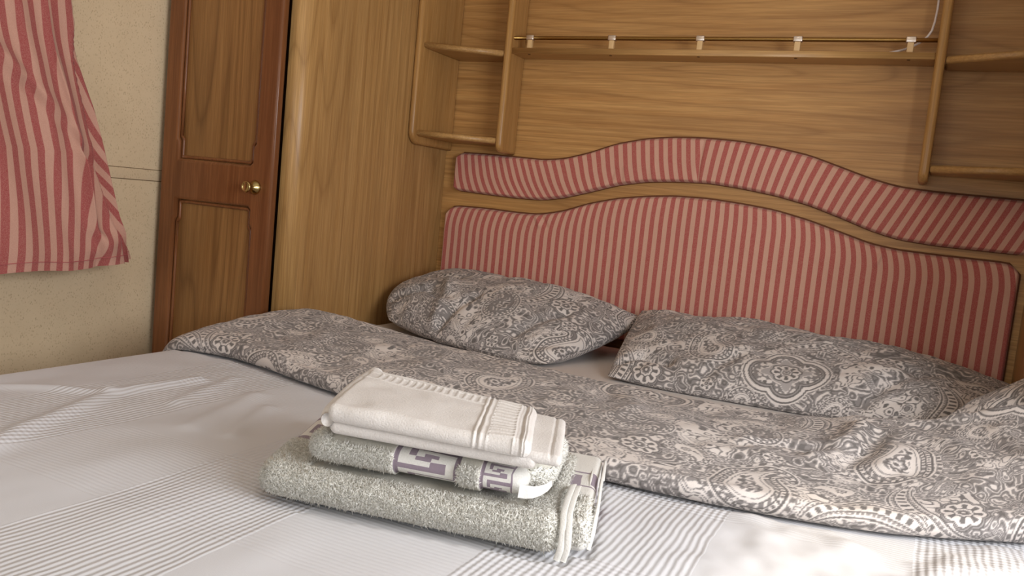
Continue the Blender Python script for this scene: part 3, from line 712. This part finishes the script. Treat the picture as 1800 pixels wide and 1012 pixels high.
# pillows
def pillow(name, A_, B_, C_, D_, up, dn, bow, uv0, seed, label, folds=()):
    """corners: back-left, back-right, front-right, front-left"""
    A_, B_, C_, D_ = [np.array(p, float) for p in (A_, B_, C_, D_)]
    n, m = 420, 290
    t1 = np.sin(np.linspace(-1, 1, n)*math.pi/2*.92)/math.sin(math.pi/2*.92); t2 = np.sin(np.linspace(-1, 1, m)*math.pi/2*.92)/math.sin(math.pi/2*.92)
    def sheet(t1, t2, sgn):
        U, Vv = np.meshgrid(t1, t2, indexing='ij'); a, b = (U+1)/2, (Vv+1)/2        # b: 0 front, 1 back
        P = ((1-a)*(1-b))[..., None]*D_ + (a*(1-b))[..., None]*C_ + (a*b)[..., None]*B_ + ((1-a)*b)[..., None]*A_
        ex = (B_-A_+C_-D_); ex /= np.linalg.norm(ex); ey = (A_-D_+B_-C_); ey /= np.linalg.norm(ey); nz = np.cross(ex, ey); nz /= np.linalg.norm(nz)
        bl, br, bf, bb = bow
        P = P + ((1-Vv**2)*(np.clip(U, 0, 1)**2*br - np.clip(-U, 0, 1)**2*bl))[..., None]*ex
        P = P + ((1-U**2)*(np.clip(Vv, 0, 1)**2*bb - np.clip(-Vv, 0, 1)**2*bf))[..., None]*ey
        prof = np.clip(1-np.abs(U)**3.2, 0, 1)**.55*np.clip(1-np.abs(Vv)**2.6, 0, 1)**.58
        h = (up if sgn > 0 else -dn)*prof
        Lx, Ly = np.linalg.norm(B_-A_), np.linalg.norm(A_-D_)
        x, y = a*Lx, b*Ly
        rim = np.clip(prof*2.5, 0, 1)
        wr = .012*fbm(x*7+seed, y*9, seed, 3) + .004*fbm(x*26, y*20, seed+5, 2)
        rad = np.minimum(1-np.abs(U), 1-np.abs(Vv))
        wr = wr + .006*np.sin((x-y)*75+seed)*np.clip(1-np.hypot(1-np.abs(U), 1-np.abs(Vv))*2.2, 0, 1)*np.clip(rad*8, 0, 1)
        for pts, wd, hh_ in folds: wr = wr + ridge(x, y, pts, wd, hh_)
        P = P + (h + wr*rim*(1 if sgn > 0 else .4))[..., None]*nz
        P[..., 2] = np.maximum(P[..., 2], .5052); P[..., 1] = np.minimum(P[..., 1], -.0385)
        P[..., 0] = np.clip(P[..., 0], -1.1935, .1990)
        arcx = np.concatenate([np.zeros((1, len(t2))), np.cumsum(np.linalg.norm(np.diff(P, axis=0), axis=2), 0)], 0)
        arcy = np.concatenate([np.zeros((len(t1), 1)), np.cumsum(np.linalg.norm(np.diff(P, axis=1), axis=2), 1)], 1)
        return P, arcx.mean(1)[:, None]+0*arcx, arcy
    P, ax_, ay_ = sheet(t1, t2, 1); Q, qx_, qy_ = sheet(t1[::3] if (n-1) % 3 == 0 else t1, t2, -1)
    V = np.concatenate([P.reshape(-1, 3), Q.reshape(-1, 3)])
    F = np.concatenate([grid_faces(P.shape[0], m), grid_faces(Q.shape[0], m)[:, ::-1]+P.shape[0]*m])
    pr = np.concatenate([sample_print(ax_*.80+uv0[0], ay_*.80+uv0[1]).ravel(), sample_print(qx_+.2, qy_).ravel()])
    o = link(name, mk(V, F, True, {'print': pr}), M_PAIS, None, tuple((A_+B_+C_+D_)/4*np.array([1, 1, 0])+np.array([0, 0, .505])))
    return tag(o, label, 'pillow', 'paisley pillows against the headboard')
pillow('pillow', (-1.085, -.075, .630), (-.560, -.085, .588), (-.650, -.452, .512), (-1.085, -.375, .530), .066, .055, (.085, .012, .02, .004), (.30, .17), 3,
       'left paisley pillow in the corner by the wooden side panel', [([(.02, .06), (.10, .10), (.15, .07)], .014, -.020), ([(.13, .13), (.17, .02)], .016, .012), ([(.19, .015), (.22, .10)], .014, -.014), ([(.04, .20), (.12, .17)], .016, -.008), ([(.40, .04), (.44, .14)], .014, -.010), ([(.30, .20), (.42, .26)], .03, .006)])
pillow('pillow', (-.572, -.085, .606), (.188, -.100, .572), (.120, -.400, .520), (-.515, -.455, .512), .062, .05, (.004, .02, .02, .0), (.092, .322), 8,
       'long right paisley pillow with a round medallion print, propped on the headboard', [([(.02, .05), (.07, .07), (.13, .05)], .013, -.020), ([(.10, .12), (.06, .22)], .02, .007), ([(.55, .03), (.62, .15)], .018, -.010), ([(.22, .02), (.27, .08)], .014, -.007), ([(.60, .16), (.68, .22)], .02, -.012), ([(.30, .22), (.5, .27)], .03, .006)])

# ------------------------------------------------------------------ folded towels
def slab(quad, z0, H, zscale, res, r=None, jitter=.0015, seed=1, plan=.02):
    """rounded block over a four-cornered footprint (front-left, front-right, back-right, back-left)"""
    FL, FR, BR, BL = [np.array(p, float) for p in quad]
    L = (np.linalg.norm(FR-FL)+np.linalg.norm(BR-BL))/2; D = (np.linalg.norm(BL-FL)+np.linalg.norm(BR-FR))/2
    na, nb, nc = max(3, int(L/res)), max(3, int(D/res)), max(3, int(H/res))
    a, b, c = np.linspace(-L/2, L/2, na), np.linspace(-D/2, D/2, nb), np.linspace(-H/2, H/2, nc)
    Vs, Fs = [], []; off = 0
    def face(g1, g2, f):
        nonlocal off
        A, B = np.meshgrid(g1, g2, indexing='ij'); Vs.append(f(A, B).reshape(-1, 3)); Fs.append(grid_faces(len(g1), len(g2), False, off)); off += A.size
    full = lambda A, v: np.full_like(A, v)
    face(a, b, lambda A, B: np.stack([A, B, full(A, H/2)], -1)); n0 = len(Fs)
    face(b, a, lambda A, B: np.stack([B, A, full(A, -H/2)], -1))
    face(a, c, lambda A, B: np.stack([A, full(A, -D/2), B], -1)); face(c, a, lambda A, B: np.stack([B, full(A, D/2), A], -1))
    face(c, b, lambda A, B: np.stack([full(A, -L/2), B, A], -1)); face(b, c, lambda A, B: np.stack([full(A, L/2), A, B], -1))
    V = np.concatenate(Vs); F = np.concatenate(Fs)
    key = np.round(V/(res*.2)).astype(np.int64); _, first, inv = np.unique(key, axis=0, return_index=True, return_inverse=True)
    V = V[first]; F = inv.reshape(-1)[F]
    r = r or H*.49
    lim = np.array([L/2-r, D/2-r, H/2-min(r, H*.49)])
    core = np.clip(V, -lim, lim); d = V-core; rr = np.array([r, r, min(r, H*.49)]); dn = d/rr
    ln = np.linalg.norm(dn, axis=1)[:, None]; mx = np.max(np.abs(dn), axis=1)[:, None]
    P = core + np.where(ln > 1e-9, dn/np.maximum(ln, 1e-9)*mx, 0)*rr
    fa, fb = P[:, 0]/L+.5, P[:, 1]/D+.5
    if plan:
        pass
    xy = ((1-fa)*(1-fb))[:, None]*FL + (fa*(1-fb))[:, None]*FR + (fa*fb)[:, None]*BR + ((1-fa)*fb)[:, None]*BL
    z = z0 + (P[:, 2]/H+.5)*H*zscale(fa, fb)
    out = np.concatenate([xy, z[:, None]], 1)
    # slight unevenness
    e1 = fbm(V[:, 0]*22+seed, V[:, 1]*22+V[:, 2]*22, seed, 2)
    lift = np.clip(P[:, 2]/H+.5, 0, 1)
    out[:, 2] += jitter*2*e1*lift; out[:, :2] += (jitter*fbm(V[:, 0]*30, V[:, 2]*30+V[:, 1]*30, seed+9, 2)*(0.3+lift))[:, None]*np.array([[.5, 1.]])
    A = V[:, 0]/L+.5; B = V[:, 1]/D+.5
    arcv = np.where(V[:, 1] <= -D/2+1e-6, -(H/2-V[:, 2]), V[:, 1]+D/2)
    arcv = np.where(V[:, 2] <= -H/2+1e-6, -H-.01, arcv)
    return out, F, A, B, arcv, V, L, D
def normals(V, F):
    n = np.zeros_like(V); fn = np.cross(V[F[:, 1]]-V[F[:, 0]], V[F[:, 3]]-V[F[:, 0]])
    for k in range(4): np.add.at(n, F[:, k], fn)
    return n/(np.linalg.norm(n, axis=1)[:, None]+1e-12)
def terry(parent, V, F, mask, count, seed, ln=.0050, rad=.00118, zlim=(0, 9)):
    """loops of the towelling as small leaning tufts"""
    rng = np.random.RandomState(seed); N = normals(V, F)
    fm = mask[F].all(1); Ff = F[fm]
    ar = np.linalg.norm(np.cross(V[Ff[:, 2]]-V[Ff[:, 0]], V[Ff[:, 3]]-V[Ff[:, 1]]), axis=1); pk = rng.choice(len(Ff), count, p=ar/ar.sum())
    u, v = rng.rand(count, 1), rng.rand(count, 1); q = Ff[pk]
    P = (1-u)*(1-v)*V[q[:, 0]] + u*(1-v)*V[q[:, 1]] + u*v*V[q[:, 2]] + (1-u)*v*V[q[:, 3]]
    n = N[q[:, 0]]; lean = rng.randn(count, 3); lean -= (lean*n).sum(1)[:, None]*n
    lean *= .60; t = np.cross(n, rng.randn(count, 3)); t /= np.linalg.norm(t, axis=1)[:, None]; s = np.cross(n, t)
    l = ln*(.55+.7*rng.rand(count, 1)); r = rad*(.7+.6*rng.rand(count, 1))
    tip = P + n*l*.8 + lean*l*.9
    vs = []
    for k in range(3):
        a = 2*math.pi*k/3; vs.append(P - n*.0005 + r*(math.cos(a)*t+math.sin(a)*s))
    vs.append(tip)
    Vt = np.stack(vs, 1).reshape(-1, 3); Vt[:, 2] = np.clip(Vt[:, 2], *zlim); b = np.arange(count)[:, None]*4
    tri = np.array([[0, 1, 3], [1, 2, 3], [2, 0, 3]])
    Ft = (b[:, :, None] + tri[None]).reshape(-1, 3)
    o = link('terry_pile', mk(Vt, Ft, True), M_PILE, parent); o['kind'] = 'stuff'; return o
KEY = np.array([[0, 0, 1, 1, 0, 0, 0], [0, 0, 0, 0, 1, 1, 0], [1, 1, 1, 1, 1, 1, 0], [0, 0, 0, 0, 0, 0, 0], [0, 1, 1, 1, 1, 1, 1], [0, 1, 0, 0, 0, 0, 0], [0, 1, 0, 1, 1, 0, 0]])
def key_band(f, g, row, border=.09):
    """meander across a woven border: f 0..1 across, g metres along"""
    ins = np.clip((f-border)/(1-2*border), 0, .9999); c = (ins*7).astype(int); r_ = np.floor(g/row).astype(int) % 7
    k = KEY[r_, c].astype(float); k = np.where((f < border*.8) | (f > 1-border*.8), 1.0, k)
    return np.where((f >= 0) & (f <= 1), .25+.75*k, 0.0)

T1 = empty('folded_towel', (-.46, -1.23, .509), 'largest grey terry towel at the bottom of the folded stack', 'towel', 'folded towels on the bed')
V, F, fa, fb, av, V0, L_, D_ = slab(Q1, .5095, .040, lambda a, b: .90-.04*b*a, .0019, None, .0009, 3)
pb = key_band((.0+fa)/.24, fb*D_+.004, .011, .08); pb = np.where((fb > .36) & (V0[:, 2] > -.01), pb, 0)
b1 = link('towel_body', mk(V, F, True, {'print': pb}), M_TERRY, T1)
terry(T1, V, F, (pb < .1) & (V0[:, 2] > -.014) & ~((inquad(V[:, 0], V[:, 1], Q2, -.002) | inquad(V[:, 0], V[:, 1], Q2b, -.002)) & (V0[:, 2] > .012)), 64000, 5, zlim=(.507, .5485))
V, F, fa, fb, av, V0, L_, D_ = slab(Q1b, .5095, .0335, lambda a, b: 1+0*a, .0018, .008, .0012, 4)
pb = np.where((fb > .42) & (fb < .66), key_band((fb-.42)/.24, fa*L_+.01, .010), .12)
link('under_fold', mk(V, F, True, {'print': pb}), M_TERRY, T1)['label'] = 'flat woven end layers with a purple border'
terry(T1, V, F, (fb < .30) & (V0[:, 2] > -.010), 4000, 8, .0040, zlim=(.507, .5485))
for k, (dx, dz) in enumerate(((0, 0), (.0055, -.0005))):
    path = [(-.2600+dx, -1.3085+dx*.3, .5105), (-.2565+dx, -1.308+dx*.3, .524), (-.2580+dx, -1.3035, .540+dz), (-.2650+dx, -1.288, .5505+dz), (-.2740+dx, -1.255, .5540+dz), (-.2830+dx, -1.222, .5530+dz), (-.2880+dx, -1.205, .548+dz)]
    pt = np.array(path); tt_ = np.linspace(0, len(path)-1, 50); pm = np.stack([np.interp(tt_, np.arange(len(path)), pt[:, i]) for i in range(3)], -1)
    kz = np.hanning(9); kz /= kz.sum(); pm = np.stack([np.convolve(np.pad(pm[:, i], 4, mode='edge'), kz, 'valid') for i in range(3)], -1)
    me = tube(pm, .0032, 10, .32, (.25, -1, .45)); at = me.attributes.new('print', 'FLOAT', 'POINT'); at.data.foreach_set('value', np.full(len(me.vertices), .2, dtype=np.float32))
    link('hem', me, M_TERRY, T1)
for yo, xo in ((0, 0), (.006, .012)):
    me = tube([(-.244-xo, -1.268+yo*3, .512), (-.243-xo, -1.262+yo*3, .528), (-.250-xo, -1.235+yo, .5405), (-.272-xo, -1.165, .5425), (-.296-xo, -1.085, .5405), (-.300-xo, -1.074, .530), (-.301-xo, -1.072, .514)], .0026, 8, .5, (.8, -.6, .3))
    at = me.attributes.new('print', 'FLOAT', 'POINT'); at.data.foreach_set('value', np.full(len(me.vertices), .2, dtype=np.float32))
    link('hem', me, M_TERRY, T1)

T2 = empty('folded_towel', (-.43, -1.25, .549), 'middle grey terry towel with purple Greek key borders, between the two other towels', 'towel', 'folded towels on the bed')
V, F, fa, fb, av, V0, L_, D_ = slab(Q2, .5495, .0375, lambda a, b: .87+0*a, .00105, None, .0008, 6)
g = .0 - av + .0015
pb = np.maximum(key_band((fa-.405)/.29, g-.002, .0082), key_band((fa-.790)/.145, g+.001, .0052, .10)); pb = np.where(fa > .935, .2, pb); pb = np.where(fb < .45, pb, 0)
V = V.copy(); rec = np.where(pb > .1, -.0035, 0); N_ = normals(V, F); V += N_*rec[:, None]
link('towel_body', mk(V, F, True, {'print': pb}), M_TERRY, T2)
terry(T2, V, F, (pb < .1) & (V0[:, 2] > -.009) & ~(inquad(V[:, 0], V[:, 1], Q3, .001) & (V0[:, 2] > .012)), 34000, 15, zlim=(.5505, .5858))
V, F, fa, fb, av, V0, L_, D_ = slab(Q2b, .5495, .034, lambda a, b: 1+0*a, .0018, None, .0012, 7)
link('under_fold', mk(V, F, True, {'print': 0*fa}), M_TERRY, T2); terry(T2, V, F, (V0[:, 2] > -.010) & ~(inquad(V[:, 0], V[:, 1], Q3, .006) & (V0[:, 2] > .010)), 5000, 19, zlim=(.5505, .5858))
me = tube([(-.306, -1.303, .5640), (-.300, -1.3005, .5635), (-.2945, -1.295, .5630), (-.2905, -1.286, .5635), (-.2885, -1.276, .5645), (-.2885, -1.266, .566)], [.0066, .0066, .0060, .0050, .0040, .003], 12, .12, (.75, -.65, .05))
at = me.attributes.new('print', 'FLOAT', 'POINT'); at.data.foreach_set('value', np.full(len(me.vertices), .2, dtype=np.float32))
link('hem', me, M_TERRY, T2)['label'] = 'curled flat hem'

T3 = empty('folded_towel', (-.42, -1.26, .588), 'small cream towel with embossed border, topmost of the folded stack', 'towel', 'folded towels on the bed')
V, F, fa, fb, av, V0, L_, D_ = slab([(-.497, -1.346), (-.291, -1.305), (-.335, -1.175), (-.56, -1.175)], .5865, .0150, lambda a, b: 1+0*a, .0014, None, .0010, 12)
link('lower_fold', mk(V, F, True, {'print': 0*fa}), M_CREAM, T3)
V, F, fa, fb, av, V0, L_, D_ = slab([(-.42, -1.328), (-.268, -1.300), (-.318, -1.168), (-.47, -1.18)], .5930, .0110, lambda a, b: 1+0*a, .0014, None, .0008, 13)
V[:, 2] += .0012*np.where(np.abs(fa-.93) < .012, -1, 0)*(V0[:, 2] > 0)
link('middle_fold', mk(V, F, True, {'print': 0*fa}), M_CREAM, T3)
V, F, fa, fb, av, V0, L_, D_ = slab([(-.496, -1.352), (-.292, -1.318), (-.344, -1.190), (-.556, -1.196)], .5995, .0165, lambda a, b: 1+.75*np.clip(1-a*1.7, 0, 1)*(.20+.28*b)+.1*(1-a), .00095, None, .0018, 14)
tp = V0[:, 2] > .0
def bar(x, c, w): return np.clip(1.6-np.abs(x-c)/w, 0, 1)
em = np.zeros(len(V))
lad = (fa > .07) & (fa < .73)
em += np.where(lad & (fb > .74) & (fb < .90), bar((fa*24) % 1.0, .5, .16)*.8, 0)
em += np.where(fa < .735, bar(fb, .735, .008)*.8 + bar(fb, .905, .008)*.8 + bar(fb, .945, .006)*.5, 0)
em += bar(fa, .735, .006)*1.2 - bar(fa, .748, .006)*1.2 + bar(fa, .762, .006)*.8 + bar(fa, .79, .004)*.6 + bar(fa, .915, .004)*.8 - bar(fa, .945, .005)*1.2 + bar(fa, .960, .004) + bar(fa, .975, .004)
em += np.where((fa > .795) & (fa < .91), bar((fb*13) % 1.0, .5, .2)*.9, 0)
V[:, 2] += .0011*em*tp; V[:, 1] -= .0009*em*(V0[:, 1] < -D_/2+.006)
link('upper_fold', mk(V, F, True, {'print': 0*fa}), M_CREAM, T3)
# rolled left end joining the folds
pth = [(-.498+.0*i-.0625*t, -1.347+.168*t, .6010+.0035*math.sin(t*3)+.004*t) for i, t in ((0, t) for t in np.linspace(.0, 1, 40))]
me = tube(pth, np.interp(np.linspace(0, 1, 40), [0, .06, .5, 1], [.006, .0098, .0115, .012]), 18, 1.15)
at = me.attributes.new('print', 'FLOAT', 'POINT'); at.data.foreach_set('value', np.zeros(len(me.vertices), dtype=np.float32))
link('rolled_edge', me, M_CREAM, T3)

for o in bpy.data.objects:
    if '_at' in o: del o['_at']
bpy.context.view_layer.update()
